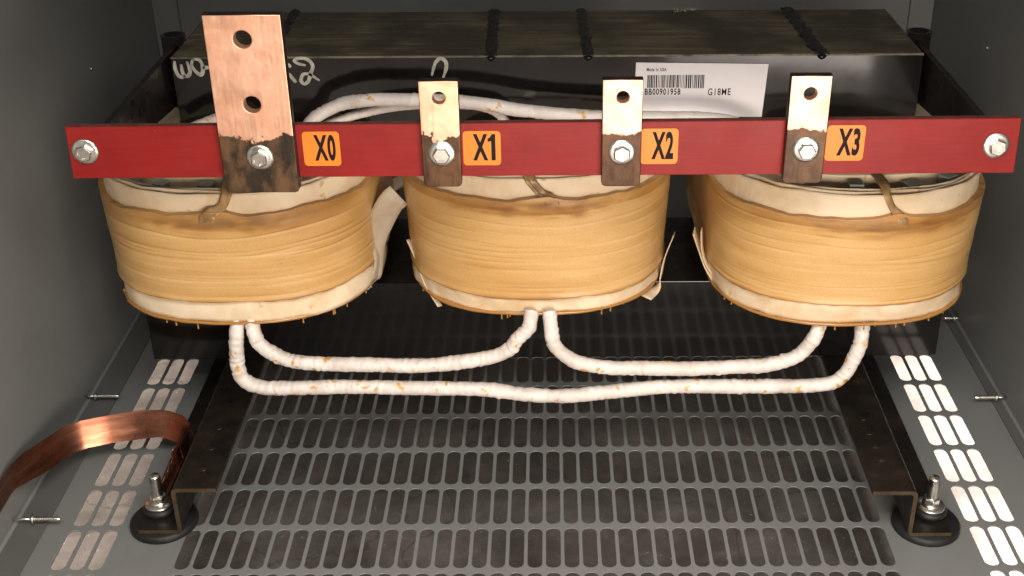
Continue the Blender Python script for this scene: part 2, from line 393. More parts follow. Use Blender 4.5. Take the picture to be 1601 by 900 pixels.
def fillet(xw, sx):
    m = MB(); r = .0032; n = 6; pr_ = [(xw+sx*(r-r*math.cos(R(90*k/n))), .0023+r-r*math.sin(R(90*k/n))) for k in range(n+1)]+[(xw+sx*.0001, .0023)]
    K = len(pr_); vs = [(x, y, z) for y in (.5, YB-.007) for x, z in pr_]
    m.add(vs, [(i, (i+1) % K, K+(i+1) % K, K+i) for i in range(K)], 0, False); cpart(m, 'wall_bend')
fillet(XL+.0004, 1); fillet(XR-.0004, -1)
def screw(x0, x1, y, z=.010):
    d = 1 if x1 > x0 else -1; m = MB()
    wall = XL if d > 0 else XR
    m.cyl((wall, y, z), (d, 0, 0), .0011, .0011, abs(x0-wall), 12)
    m.cyl((x0, y, z), (d, 0, 0), .0048, .0044, .0016, 20)
    L_ = abs(x1-x0); prof = []
    k = 0
    while k < 11:
        h = .0016+(L_*.74)*k/11; prof += [(.0019, h), (.0027, h+L_*.74/22)]; k += 1
    prof += [(.0022, L_*.80), (.0026, L_*.86), (.0014, L_*.96), (.0003, L_)]
    m.lathe((x0, y, z), (d, 0, 0), prof, 16)
    cpart(m, 'panel_screw', ZINC)
screw(-.5287, -.5004, 1.196); screw(-.5200, -.4917, .9745); screw(.5097, .4833, 1.1838); screw(.514, .500, 1.366)
cpart(MB().cyl((XL, 1.40, .335), (1, 0, 0), .003, .002, .002, 16), 'rivet', ZINC)
cpart(MB().cyl((XR, 1.43, .345), (-1, 0, 0), .003, .002, .002, 16), 'rivet', ZINC)

# ------------------------------------------------------------------ transformer
tr = tag(empty('transformer', (0, 1.19, 0)), 'three coil transformer with black core, tan taped coils and a red terminal board', 'transformer')
TAT = (0, 1.19, 0)
def tp(o, label=None):
    under(o, tr, TAT)
    if label: o['label'] = label
    return o
Yc0, Yc1 = 1.190, 1.350
legs = (-.3155, -.0105, .2945)
c = MB()
def grid_top(mb, x0, x1, y0, y1, z, mi, nx, ny, amp):
    vs = []
    for j in range(ny+1):
        for i in range(nx+1):
            x = x0+(x1-x0)*i/nx; y = y0+(y1-y0)*j/ny
            e = 0 if j in (0,) else amp*(noise.noise(Vector((x*3, y*400, 0)))+.5*noise.noise(Vector((x*9, y*900, 5))))
            vs.append((x, y, z+e-(.0006 if j else 0)))
    mb.add(vs, [(j*(nx+1)+i, j*(nx+1)+i+1, (j+1)*(nx+1)+i+1, (j+1)*(nx+1)+i) for j in range(ny) for i in range(nx)], mi, False)
c.box(-.3785, .3715, Yc0, Yc1, .345, .4160-.0016)
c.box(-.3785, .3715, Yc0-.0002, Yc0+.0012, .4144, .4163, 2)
c.box(-.3785, -.3780, Yc0+.0012, Yc1, .4144, .4158)
grid_top(c, -.3785, .3715, Yc0+.0012, Yc1, .4160, 1, 60, 60, .0011)
for x in legs: c.box(x-.045, x+.045, Yc0+.004, Yc1-.002, .158, .3452)
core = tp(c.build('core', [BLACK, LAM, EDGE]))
bb = MB().box(-.4505, .4335, Yc0, Yc1+.004, .0634, .1600, 0, top=1)
tp(bb.build('base_beam', [BEAM, RAIL], None, .0008))
# weld beads across the core top
def bead(x0, x1, w, seed):
    n = 60; k = 14; vs = []
    for i in range(n+1):
        t = i/n; y = Yc1+.002-(Yc1-Yc0+.004)*t; x = x0+(x1-x0)*t+.0022*noise.noise(Vector((t*9, seed, 0)))
        ww = w*(1+.38*noise.noise(Vector((t*14, seed, 4)))+.25*noise.noise(Vector((t*40, seed, 9))))
        for j in range(k+1):
            a = math.pi*j/k
            hh = .0020*(1+.9*noise.noise(Vector((t*34, j*.8, seed)))+.4*noise.noise(Vector((t*80, j*1.6, seed))))
            vs.append((x+ww*math.cos(a), y, .4158+hh*math.sin(a)))
    m = MB(); m.add(vs, [(i*(k+1)+j, i*(k+1)+j+1, (i+1)*(k+1)+j+1, (i+1)*(k+1)+j) for i in range(n) for j in range(k)], 0, True)
    m.lathe((x1, Yc0, .4132), (0, 0, 1), [(.0001, -.003), (.0034, -.001), (.0050, .0012), (.0034, .0026), (.0001, .0030)], 16)
    o = m.build('weld_bead', BEAD); o.parent = core; o.matrix_parent_inverse = Matrix.Identity(4)
    return o
def sub(o, p): o.parent = p; o.matrix_parent_inverse = Matrix.Identity(4); return o
for k_, a in enumerate(((-.0630, -.0594, .0056), (.0340, .0372, .0052), (.262, .2700, .0074), (-.2830, -.2820, .005))):
    bead(*a, k_*3.1+1)
rng = random.Random(3)
for s_ in ([(-.375, .4124), (-.3754, .4042), (-.3735, .3978), (-.3698, .3956), (-.3663, .3975)],
           [(-.3689, .4091), (-.3688, .4025), (-.3674, .3975), (-.3637, .3969), (-.361, .4013), (-.3619, .408), (-.3628, .412)],
           [(-.3563, .4143), (-.3585, .4086), (-.356, .4024), (-.3508, .3979), (-.348, .4024), (-.348, .4091), (-.35, .4132), (-.3536, .4143), (-.3564, .4135)],
           [(-.3476, .4055), (-.3417, .4054)], [(-.2635, .4096), (-.2599, .4054)], [(-.2627, .3991), (-.2593, .3941), (-.2562, .3894)],
           [(-.2446, .4073), (-.2519, .409), (-.2557, .4119), (-.2527, .4143), (-.2458, .4144), (-.2403, .4118), (-.2378, .4062), (-.2407, .3985), (-.2435, .3912), (-.2476, .3879), (-.251, .3913), (-.2482, .3979), (-.2418, .3979), (-.2323, .3912)],
           [(-.1195, .3958), (-.1156, .4081), (-.1104, .4136), (-.1054, .4114), (-.1044, .4047), (-.1089, .3912)]):
    chm = MB(); stroke(chm, s_, .0019, Yc0-.0001); sub(chm.build('marker_stroke', CHALK), core)
# serial label on the core face
lab = tp(plate('serial_label', [(.0838, .3520), (.2148, .3505), (.2175, .4064), (.0852, .4085)], [], Yc0-.0009, Yc0-.0003, LABEL, None), 'white barcode label reading Made In USA, BB00901958 and G18ME')
yl = Yc0-.0010
sub(text_mesh('lettering', 'Made In USA', .004, INK, None, (.0960, .1158, .3995, .4030, yl), .00006), lab)
sub(text_mesh('lettering', 'BB00901958', .006, INK, None, (.0948, .1306, .3748, .3815, yl-.0003), .00008), lab)
sub(text_mesh('lettering', 'G18ME', .006, INK, None, (.1585, .1815, .3740, .3812, yl), .00005), lab)
bc = MB(); x = .0970; rr_ = random.Random(12)
while x < .1545:
    wd = rr_.choice((.0005, .0005, .0009, .0013)); bc.box(x, min(x+wd, .1548), yl-.0002, yl, .3815 if x > .1315 else .3822, .3955); x += wd+rr_.choice((.0005, .0006, .0010))
sub(bc.build('barcode', INK), lab)

# side arms carrying the terminal board, and lifting tubes
for sx, xa in ((-1, -.3880), (1, .3790)):
    m = MB()
    vs = []
    for xx in (xa-.003, xa+.003):
        vs += [(xx, 1.0, .385), (xx, 1.0, .413), (xx, 1.27, .414), (xx, 1.27, .352), (xx, 1.12, .368)]
    m.add(vs, [(0, 1, 2, 3, 4), (9, 8, 7, 6, 5)]+[(i, (i+1) % 5, 5+(i+1) % 5, 5+i) for i in range(5)])
    xo = xa+sx*.024
    m.box(min(xa, xo), max(xa, xo), .9985, 1.0035, .383, .412)
    tp(m.build('support_arm', RAIL, None, .0006))
    tb = MB(); n = 36; ct = (xa+sx*.004, 1.252)
    prof = [(.0125, .345), (.0125, .4205), (.0100, .4205), (.0100, .346)]
    for r_, z_ in prof: pass
    vs = [(ct[0]+r_*math.cos(6.2831853*i/n), ct[1]+r_*math.sin(6.2831853*i/n), z_) for r_, z_ in prof for i in range(n)]
    tb.add(vs, [(j*n+i, j*n+(i+1) % n, (j+1)*n+(i+1) % n, (j+1)*n+i) for j in range(3) for i in range(n)], 0, True)
    tp(tb.build('lifting_tube', BLACK))

# ------------------------------------------------------------------ terminal board
BF, BT = .9870, .0080
brd = MB().add([(-.4130, BF, .4208), (.3990, BF, .4245), (.4010, BF, .3742), (-.4145, BF, .3736),
                (-.4130, BF+BT, .4208), (.3990, BF+BT, .4245), (.4010, BF+BT, .3742), (-.4145, BF+BT, .3736)],
               [(0, 3, 2, 1), (0, 4, 7, 3), (1, 2, 6, 5), (3, 7, 6, 2), (4, 5, 6, 7)])
brd.add([(-.4130, BF, .4208), (.3990, BF, .4245), (.3990, BF+BT, .4245), (-.4130, BF+BT, .4208)], [(0, 1, 2, 3)], 1)
board = tp(brd.build('terminal_board', [RED, REDEDGE], None, .0005, 1), 'long red fibre board bolted across the top of the coils')
def bolt(x, z, y, parent, tilt=0):
    m = MB()
    m.lathe((x, y, z), (0, -1, 0), [(.0001, 0), (.0112, 0), (.0116, .0006), (.0114, .0014), (.0092, .0020), (.0001, .0020)], 40)
    r = .0076; vs = []
    prof = [(r, .0015), (r*1.02, .0062), (r*.86, .0074), (r*.62, .0074), (r*.55, .0067)]
    for rr, h in prof:
        for i in range(6):
            a = R(60*i+tilt); vs.append((x+rr*math.cos(a), y-h, z+rr*math.sin(a)))
    m.add(vs, [(j*6+i, j*6+(i+1) % 6, (j+1)*6+(i+1) % 6, (j+1)*6+i) for j in range(len(prof)-1) for i in range(6)])
    m.add(vs, [tuple(24+i for i in range(6))])
    o = m.build('bolt', ZINC); sub(o, parent); return o
bolt(-.3995, .3988, BF-.0001, board, 12); bolt(.3812, .4000, BF-.0001, board, 40)
for txt, x0, x1, z0, z1 in (('X0', -.2125, -.1808, .3845, .4158), ('X1', -.0755, -.0432, .3843, .4156),
                            ('X2', .0765, .1086, .3846, .4170), ('X3', .2350, .2680, .3868, .4192)):
    st = tp(plate('terminal_sticker', rrect(x0, x1, z0, z1, .0035), [], BF-.0007, BF-.0001, ORANGE, None), 'orange square sticker reading %s' % txt)
    W = x1-x0
    za, zb_ = z0+.0046, z1-.0026
    if txt != 'X1':
        sub(text_mesh('lettering', txt, .02, INK, None, (x0+W*.30, x0+W*.88, za, zb_, BF-.0008), .00075), st)
    else:
        sub(text_mesh('lettering', 'X', .02, INK, None, (x0+W*.26, x0+W*.66, za, zb_, BF-.0008), .00075), st)
        xe = x0+W*.86; xs_ = xe-.0036
        sub(plate('lettering', [(xs_, za), (xe, za), (xe, zb_), (xs_+.0008, zb_), (xs_-.0012, zb_-.0034), (xs_-.0030, zb_-.0042), (xs_-.0030, zb_-.0070), (xs_, zb_-.0064)], [], BF-.0010, BF-.0008, INK, None), st)
# copper tabs
tabs = [('X0', -.2800, -.2182, .3645, .5190, [(-.2503, .4994, .0083), (-.2490, .4437, .0081)], -.2478, .3965, .4150, .042, (.030, .020, .012), (.14, .075, .036)),
        ('X1', -.1092, -.0778, .3684, .4622, [(-.0935, .4480, .0062)], -.0932, .3985, .4130, .050, (.040, .017, .008), (.13, .060, .026)),
        ('X2', .0438, .0758, .3680, .4625, [(.0600, .4480, .0060)], .0600, .3990, .4160, .022, (.060, .026, .011), (.12, .055, .024)),
        ('X3', .1998, .2322, .3700, .4650, [(.2160, .4503, .0062)], .2168, .4006, .4170, .036, (.060, .028, .012), (.12, .058, .026))]
for t_, x0, x1, z0, z1, hl, bx, bz, ez, wob, d1, d2 in tabs:
    ht = [[(hx+r_*math.cos(6.2831853*i/36), hz+r_*math.sin(6.2831853*i/36)) for i in range(36)] for hx, hz, r_ in hl]
    r0 = .003; out = [(x0, z1), (x0, z0+r0), (x0+r0*.3, z0+r0*.3), (x0+r0, z0), (x1-r0, z0), (x1-r0*.3, z0+r0*.3), (x1, z0+r0), (x1, z1)]
    thick = .0078 if t_ != 'X0' else .0092
    o = plate('terminal_tab', out, ht, BF-.0002-thick, BF-.0002, m_copper('copper_'+t_, ez, wob, d1, d2, bx*37), None, 'Y', .0008)
    o.data.materials.append(TABEDGE)
    for pl in o.data.polygons:
        c_ = pl.center; edge = min(abs(c_.x-x0), abs(c_.x-x1), abs(c_.z-z0), abs(c_.z-z1)) < .0009
        if abs(pl.normal.y) < .9 and edge: pl.material_index = 1
    big = 'large copper terminal tab with two holes beside the X0 sticker' if t_ == 'X0' else 'small copper terminal tab with one hole beside the %s sticker' % t_
    tp(o, big); bolt(bx, bz, BF-.0003-thick, o, 17+bx*200)

# ------------------------------------------------------------------ coils
def outline(cx, fy, a, yb, s, off=0.0):
    """s in 0..1 from the back centre round; s=.5 is the front centre. returns x, y, nx, ny"""
    b = .131; cy0 = fy+b; cy1 = yb-a; st = cy1-cy0; arc = math.pi*a; tot = 2*arc+2*st; e = 2/2.4
    d = (s % 1)*tot
    if d < arc/2: t = math.pi/2+d/a; x, y, nx, ny = cx+a*math.cos(t), cy1+a*math.sin(t), math.cos(t), math.sin(t)
    elif d < arc/2+st: x, y, nx, ny = cx-a, cy1-(d-arc/2), -1, 0
    elif d < 1.5*arc+st:
        t = math.pi+(d-arc/2-st)/a; c_, s_ = math.cos(t), math.sin(t); ac, as_ = max(1e-6, abs(c_)), max(1e-6, abs(s_))
        sg = 1 if c_ > 0 else -1
        x = cx+a*sg*ac**e; y = cy0-b*as_**e; nx = sg*ac**(2-e)/a; ny = -as_**(2-e)/b; l = math.hypot(nx, ny); nx /= l; ny /= l
    elif d < 1.5*arc+2*st: x, y, nx, ny = cx+a, cy0+(d-1.5*arc-st), 1, 0
    else: t = (d-1.5*arc-2*st)/a; x, y, nx, ny = cx+a*math.cos(t), cy1+a*math.sin(t), math.cos(t), math.sin(t)
    return x+nx*off, y+ny*off, nx, ny
def sheet(cx, fy, a, yb, off, z0, z1, thick=.0009, NS=200, NZ=5, wtop=0.0, wbot=0.0, wrad=.0008, seed=0, tops=None, fold=0.0):
    m = MB(); vs = []
    for side in (0, -thick):
        for j in range(NZ+1):
            for i in range(NS):
                s = i/NS; q = Vector((math.cos(6.28318*s)*2.2, math.sin(6.28318*s)*2.2, seed))
                zt = z1+wtop*(noise.noise(q*1.3)+.7*noise.noise(q*4))+(tops(s) if tops else 0); zb = z0+wbot*(noise.noise(q*1.6+Vector((3, 1, 7)))+.8*noise.noise(q*5))
                z = zb+(zt-zb)*j/NZ
                rr = off+side+wrad*(noise.noise(Vector((q.x, q.y, z*30+seed)))*1.6+.5*noise.noise(Vector((q.x*4, q.y*4, z*60+seed))))
                if fold: rr += fold*(j/NZ)**2*noise.noise(q*3+Vector((9, 0, 0)))
                x, y, nx, ny = outline(cx, fy, a, yb, s, rr); vs.append((x, y, z))
    n1 = (NZ+1)*NS; fs = []
    for sd in (0, 1):
        for j in range(NZ):
            for i in range(NS):
                k = (i+1) % NS; q = (sd*n1+j*NS+i, sd*n1+j*NS+k, sd*n1+(j+1)*NS+k, sd*n1+(j+1)*NS+i)
                fs.append(q if sd else q[::-1])
    m.add(vs, fs, 0, True)
    m.add(vs, [(NZ*NS+i, NZ*NS+(i+1) % NS, n1+NZ*NS+(i+1) % NS, n1+NZ*NS+i) for i in range(NS)])
    m.add(vs, [(i, n1+i, n1+(i+1) % NS, (i+1) % NS) for i in range(NS)])
    return m
def wrap(cx, fy, a, yb, z0, z1, seed, tie_s, edges):
    NS, NZ = 420, 130; vs = []; tone = []; rg = random.Random(seed)
    edges = list(edges)+[rg.uniform(.03, .97) for _ in range(15)]
    # tape turns: heights of the visible tape edges, each tilted and wavy
    eds = [(h, rg.uniform(.25, 1.0), rg.uniform(-.0028, .0028), rg.uniform(0, 6.28), rg.uniform(0, 50)) for h in edges]
    for j in range(NZ+1):
        for i in range(NS):
            s = i/NS; an = 6.28318*s; q = Vector((math.cos(an)*2, math.sin(an)*2, seed))
            h = j/NZ; near = math.exp(-((s-tie_s)/.035)**2)
            zt = z1+.0030*noise.noise(q*2)+.0016*noise.noise(q*7)+.004*math.exp(-((s-tie_s)/.012)**2)
            zb = z0+.0022*noise.noise(q*2.5+Vector((5, 5, 5)))+.0012*noise.noise(q*9)
            z = zb+(zt-zb)*h; H = (z-z0)/(z1-z0)
            r = 0; tn = .68+.12*noise.noise(Vector((q.x*1.2, q.y*1.2, z*70+seed)))+.05*noise.noise(Vector((q.x*3, q.y*3, z*260+seed)))
            for eh, st, ti, ph, sd in eds:
                e = eh+ti/(z1-z0)*math.sin(an+ph)+.018*noise.noise(Vector((q.x*.8, q.y*.8, sd)))-near*.05*(eh > .55)
                d = (H-e)*(z1-z0)
                fade = max(0, min(1, .5+1.5*noise.noise(Vector((q.x*.9, q.y*.9, sd+20)))))
                k = st*fade
                r += k*.00042*(1/(1+math.exp(-max(-30, min(30, d/.00035))))-.5)*(-1 if sd > 25 else 1)
                tn -= k*.27*math.exp(-(d/.0006)**2)
                tn += k*.20*math.exp(-((d+.0016)/.0014)**2)
                tn -= k*.07*math.exp(-max(0, d)/.005)*(d > 0)
            # soaked brown varnish near the upper edge, spreading at the tie
            top = (z1-z)
            br = max(0, 1-top/(.016+.012*noise.noise(q*1.1+Vector((0, 0, 11)))))
            tn -= .30*min(1, br*1.8)*(.45+.9*max(0, .3+noise.noise(q*2.2+Vector((1, 2, 3)))))
            tn -= (.42+.5*noise.noise(Vector((s*90, z*200, seed))))*near**.5*math.exp(-((top-.009)/(.009+.008*noise.noise(q*4)))**2)
            bt = (z-z0); tn -= .40*math.exp(-(bt/(.0022+.0018*noise.noise(q*3)))**2); r += .0012*math.exp(-(bt/.004)**2)
            r += .0006*noise.noise(Vector((q.x*1.5, q.y*1.5, z*40+seed*2)))+.0012*near*math.exp(-((top-.006)/.009)**2)+.0008*noise.noise(Vector((q.x, q.y, z*18+seed)))+.00025*noise.noise(Vector((q.x*5, q.y*5, z*120)))
            r += .0045*h
            x, y, nx, ny = outline(cx, fy, a, yb, s, r); vs.append((x, y, z)); tone.append(max(0, min(1, tn-.05+.16*noise.noise(Vector((q.x*.7, q.y*.7, seed+z*12))))))
    m = MB(); fs = []
    for j in range(NZ):
        for i in range(NS):
            k = (i+1) % NS; fs.append((j*NS+i, j*NS+k, (j+1)*NS+k, (j+1)*NS+i))
    m.add(vs, fs, 0, True)
    # inner faces at the two rims give the wrap its thickness
    o0 = len(vs); rim = []
    for j in (0, NZ):
        for i in range(NS):
            v = vs[j*NS+i]; x, y, nx, ny = outline(cx, fy, a, yb, i/NS, -.0035); rim.append((x, y, v[2]))
    allv = vs+rim
    m2 = MB(); m2.add(allv, fs, 0, True)
    m2.f += [(i, o0+i, o0+(i+1) % NS, (i+1) % NS) for i in range(NS)]+[(NZ*NS+i, NZ*NS+(i+1) % NS, o0+NS+(i+1) % NS, o0+NS+i) for i in range(NS)]
    m2.mi += [0]*(2*NS); m2.sm += [False]*(2*NS)
    me = bpy.data.meshes.new('tape_wrap'); me.from_pydata(m2.v, [], m2.f); me.materials.append(TAPE)
    me.polygons.foreach_set('use_smooth', m2.sm)
    at = me.attributes.new('tone', 'FLOAT', 'POINT'); at.data.foreach_set('value', tone+[.45]*len(rim)); me.update()
    o = bpy.data.objects.new('tape_wrap', me); sc.collection.objects.link(o); return o
def ribbon(pts, wdir, width, thick, name, mtl, n=8, twist=None, taper=None):
    path = catmull(pts, n); m = MB(); vs = []; k = len(path)
    for i, p in enumerate(path):
        t = (path[min(i+1, k-1)]-path[max(i-1, 0)]).normalized()
        wd = Vector(wdir(i/(k-1)) if callable(wdir) else wdir); wd = (wd-t*wd.dot(t)).normalized(); nn = t.cross(wd)
        ww = width*(taper(i/(k-1)) if taper else 1)
        C = 4
        for sd in (.5, -.5):
            for q in range(C+1):
                u = q/C-.5; vs.append(p+wd*(u*ww)+nn*(sd*thick+.06*ww*(.25-u*u)*0))
    r = 10; fs = []
    for i in range(k-1):
        for q in range(4):
            fs.append((i*r+q, i*r+q+1, (i+1)*r+q+1, (i+1)*r+q)); fs.append((i*r+5+q, (i+1)*r+5+q, (i+1)*r+5+q+1, i*r+5+q+1))
        fs.append((i*r, (i+1)*r, (i+1)*r+5, i*r+5)); fs.append((i*r+4, i*r+9, (i+1)*r+9, (i+1)*r+4))
    m.add(vs, fs, 0, True); m.add(vs, [(0, 5, 6, 7, 8, 9, 4, 3, 2, 1), tuple((k-1)*r+q for q in (0, 1, 2, 3, 4, 9, 8, 7, 6, 5))])
    return m.build(name, mtl)
coil_specs = [
    # cx, front y, half width, wrap bottom, wrap top, tie s offset, seed, collar top, tape edges
    (-.3190, 1.0590, .1370, .2095, .3050, .002, 3, .3265, [.07, .20, .31, .40, .52, .60, .80, .93], .0006),
    (-.0155, 1.0740, .1360, .2035, .3120, .005, 11, .334, [.06, .15, .28, .37, .43, .55, .67, .80, .90], .0004),
    (.2980, 1.0495, .1360, .2080, .3020, .014, 23, .3265, [.05, .16, .27, .45, .58, .72, .83, .95], .0009)]
labels = ['leftmost tan taped coil with a frayed paper strip at its right side', 'middle tan taped coil standing behind the X1 and X2 tabs', 'rightmost tan taped coil with spacer sticks showing under the board']
coils = []
for ci, (cx, fy, a, wz0, wz1, ts, seed, ct, edges, fold) in enumerate(coil_specs):
    yb = 1.49; ZB = .1850
    # winding body (the coil itself): inner annulus down to the core leg
    m = MB(); NS = 120; vs = []
    lv = [(-.0050, ZB+.003), (-.0050, ct-.016), (-.030, ct-.016), (-.030, ct+.006), (-.034, ct+.007), (-.058, ct+.006), (-.060, ct-.006), (-.0795, ct-.006), (-.0795, ZB+.003)]
    for off, z in lv:
        for i in range(NS):
            q = Vector((math.cos(6.28318*i/NS)*2, math.sin(6.28318*i/NS)*2, seed)); x, y, nx, ny = outline(cx, fy, a, yb, i/NS, off+.0006*noise.noise(q*2)); vs.append((x, y, z+(.0008*noise.noise(q*3) if z > ct else 0)))
    K = len(lv)
    m.add(vs, [(j*NS+i, j*NS+(i+1) % NS, (j+1) % K*NS+(i+1) % NS, (j+1) % K*NS+i) for j in range(K) for i in range(NS)], 0, False)
    m.mi = [1 if j in (0, 1) else 0 for j in range(K) for i in range(NS)]
    coil = tp(m.build('coil', [PAPER, DUCT]), labels[ci]); coils.append(coil)
    sub(wrap(cx, fy, a, yb, wz0, wz1, seed, .5+ts, edges), coil)
    sub(sheet(cx, fy, a, yb, -.0022, ZB+.0008, wz0+.006, .0011, 260, 8, 0, .0020, .0024, seed+2).build('paper_skirt', PAPER), coil)
    sub(sheet(cx, fy, a, yb, -.0012, ZB-.0012, ZB+.0014, .004, 260, 2, .0005, .0007, .0010, seed+4).build('resin_rim', AMBER), coil)
    sub(sheet(cx, fy, a, yb, -.0012, wz1-.010, ct-.001, .0009, 260, 8, .0014, 0, .0014, seed+5, fold=fold*2).build('paper_collar', PAPER), coil)
    sub(sheet(cx, fy, a, yb, -.0045, wz1-.010, ct+.0010, .0009, 260, 6, .0018, 0, .0016, seed+8, fold=fold*3).build('paper_collar', PAPER), coil)
    sub(sheet(cx, fy, a, yb, -.0080, wz1-.010, ct+.0015, .0009, 260, 6, .0014, 0, .0014, seed+9).build('paper_collar', PAPER_RAW if ci == 0 else PAPER), coil)
    # spacer sticks standing in the cooling duct
    for sp in ((-.060, .006), (-.010, .007), (.046, .006), (.100, .006), (-.100, .006)) if ci != 2 else ((-.012, .007), (.048, .008), (-.070, .006), (.094, .007)):
        # find s on the outline front where x offset matches
        best = min(range(300, 701), key=lambda k: abs(outline(cx, fy, a, yb, k/1000)[0]-cx-sp[0]*1.0)) if True else 0
        x, y, nx, ny = outline(cx, fy, a, yb, best/1000, -.0190); tx, ty = -ny, nx
        mm = MB(); w_, d_ = sp[1], .0062; pts = [(x+tx*sx*w_+nx*sy*d_, y+ty*sx*w_+ny*sy*d_) for sx, sy in ((-1, -1), (1, -1), (1, 1), (-1, 1))]
        zt = ct+.002+rng.uniform(-.002, .002); zb = ct-.017
        mm.add([(p[0], p[1], zb) for p in pts]+[(p[0], p[1], zt) for p in pts], [(0, 1, 2, 3), (4, 5, 6, 7), (0, 1, 5, 4), (1, 2, 6, 5), (2, 3, 7, 6), (3, 0, 4, 7)])
        sub(mm.build('spacer_stick', SPACER, None, .0006, 1), coil)
    # brown tie tape coming over the rim and down into the wrap
    s0 = .5+ts; P = []; kd = -.9 if ci == 0 else 1
    for off, z, ds in ((-.036, ct+.009, -.010), (-.020, ct+.0075, -.008), (-.008, ct+.005, -.007), (.0006, ct-.002, -.006), (.0012, ct-.014, -.002), (.0036, wz1+.003, .003), (.0052, wz1-.003, .005), (.0025, wz1-.011, .006)):
        x, y, nx, ny = outline(cx, fy, a, yb, s0+ds*kd, off); P.append((x, y, z))
    x, y, nx, ny = outline(cx, fy, a, yb, s0)
    for dx, wd, nm in ((0, (.012, .0085, .0085)[ci], 'tie_tape'),)+(((-.0055, .004, 'tie_tape'),) if ci == 1 else ()):
        sub(ribbon([(p[0]+dx, p[1]-abs(dx)*.08, p[2]) for p in P], (-ny, nx, 0), wd, .0010, nm, TIE, 6, taper=lambda t: 1+.25*math.sin(t*9)+.4*max(0, t-.8)), coil)
    # resin drips along the bottom edge
    rd = random.Random(seed)
    for k in range(18):
        s = rd.uniform(.30, .70); x, y, nx, ny = outline(cx, fy, a, yb, s, -.003); ln = rd.uniform(.002, .0085)
        d = MB().lathe((x, y, ZB), (0, 0, -1), [(.0012, -.002), (.0011, .0), (.0006, ln*.5), (.0010, ln*.85), (.0006, ln), (.0001, ln+.0004)], 10)
        sub(d.build('resin_drip', AMBER), coil)
for x, y, ln in ((-.4440, 1.128, .013), (-.2935, 1.066, .020)):
    d = MB().lathe((x, y, .1850), (.12, 0, -1), [(.0020, -.003), (.0016, .002), (.0008, ln*.6), (.0015, ln*.88), (.0010, ln), (.0001, ln+.0006)], 12)
    sub(d.build('resin_drip', AMBER), coils[0])
# loose paper flaps at the coil sides
sub(ribbon([(-.1965, 1.165, .178), (-.1890, 1.160, .185), (-.1870, 1.155, .212), (-.1820, 1.150, .240), (-.1660, 1.150, .272), (-.1560, 1.154, .281)], lambda t: (1, .25, -.18 if t < .5 else -.75), .022, .0009, 'paper_flap', PAPER_RAW, 8, taper=lambda t: .45+.8*min(1, t*1.5)), coils[0])
sub(ribbon([(-.1985, 1.158, .180), (-.1900, 1.156, .1785), (-.1845, 1.158, .190), (-.1800, 1.160, .212), (-.1835, 1.160, .232)], (.35, 1, 0), .030, .0009, 'paper_flap', PAPER_RAW, 8), coils[0])
sub(ribbon([(-.187, 1.30, .225), (-.160, 1.30, .238), (-.128, 1.30, .243)], (0, .2, 1), .014, .0009, 'paper_flap', PAPER_RAW, 6), coils[0])
sub(ribbon([(-.187, 1.31, .283), (-.165, 1.31, .262), (-.140, 1.31, .235)], (0, .2, 1), .014, .0009, 'paper_flap', PAPER_RAW, 6), coils[0])
for cc, pts, w_ in ((1, [(.0980, 1.125, .176), (.1130, 1.150, .180), (.1195, 1.160, .205), (.1285, 1.162, .232)], .012),
                    (1, [(-.1160, 1.114, .173), (-.1310, 1.132, .190), (-.1420, 1.150, .212), (-.1500, 1.158, .229)], .006),
                    (2, [(.1780, 1.140, .178), (.1640, 1.155, .196), (.1560, 1.160, .215), (.1480, 1.156, .238)], .012),
                    (2, [(.1790, 1.140, .182), (.1640, 1.150, .200), (.1575, 1.152, .218), (.1550, 1.150, .243)], .007)):
    sub(ribbon(pts, (.3, 1, .15), w_, .0011, 'paper_flap', PAPER, 8), coils[cc])

# ------------------------------------------------------------------ sleeved leads
def sleeve(pts, r, seed, nm='sleeved_lead', wr=1.0, tot=None):
    tot = tot or sum((Vector(a)-Vector(b)).length for a, b in zip(pts, pts[1:]))
    rz = random.Random(seed*7); cr_ = []; q_ = .003
    while q_ < 1.3:
        cr_.append((q_, rz.uniform(.03, .15), rz.uniform(0, 6.28), rz.uniform(.0008, .0016), rz.uniform(.001, .004))); q_ += rz.choice((.004, .006, .010, .018, .03))*rz.uniform(.7, 1.3)
    def rad(l, a, p):
        v = 1+.10*noise.noise(Vector((l*55, math.cos(a)*.8, math.sin(a)*.8+seed)))
        v += wr*.075*noise.noise(Vector((l*230, math.cos(a)*1.1+seed, math.sin(a)*1.1)))
        v += wr*.16*max(0, noise.noise(Vector((l*150+a*.25, seed, 2))))*(.6+max(0, 2.2*noise.noise(Vector((l*16, seed, 7)))))
        for ql, dp, ph, wd_, sl in cr_:
            if wr < 1: dp *= wr
            e_ = min(ql, tot-ql); dp *= .32+.9*math.exp(-(e_/.10)**2)
            dd = l-ql-sl*math.sin(a+ph)
            if -.006 < dd < .006: v -= dp*math.exp(-(dd/wd_)**2)*(.5+.5*math.sin(a*1.0+ph*2)); v += dp*.5*math.exp(-((dd-.0022)/.0016)**2)
        return v
    m = MB(); tube(m, pts, r, 24, rad, .0009); return tp(m.build(nm, SLEEVE))
YL = 1.062
def lead(xz, r, seed, y=None, lab=None):
    n = len(xz); P = []
    for i, (x, z) in enumerate(xz):
        t = i/(n-1); yy = YL+(.010 if i in (0, n-1) else 0)-.004*math.sin(math.pi*t); P.append((x+.0012*noise.noise(Vector((i*1.7, seed, 0))), yy, z+.0014*noise.noise(Vector((i*2.1, seed, 5)))))
    o = sleeve(P, r*.87, seed)
    if lab: o['label'] = lab
    return o
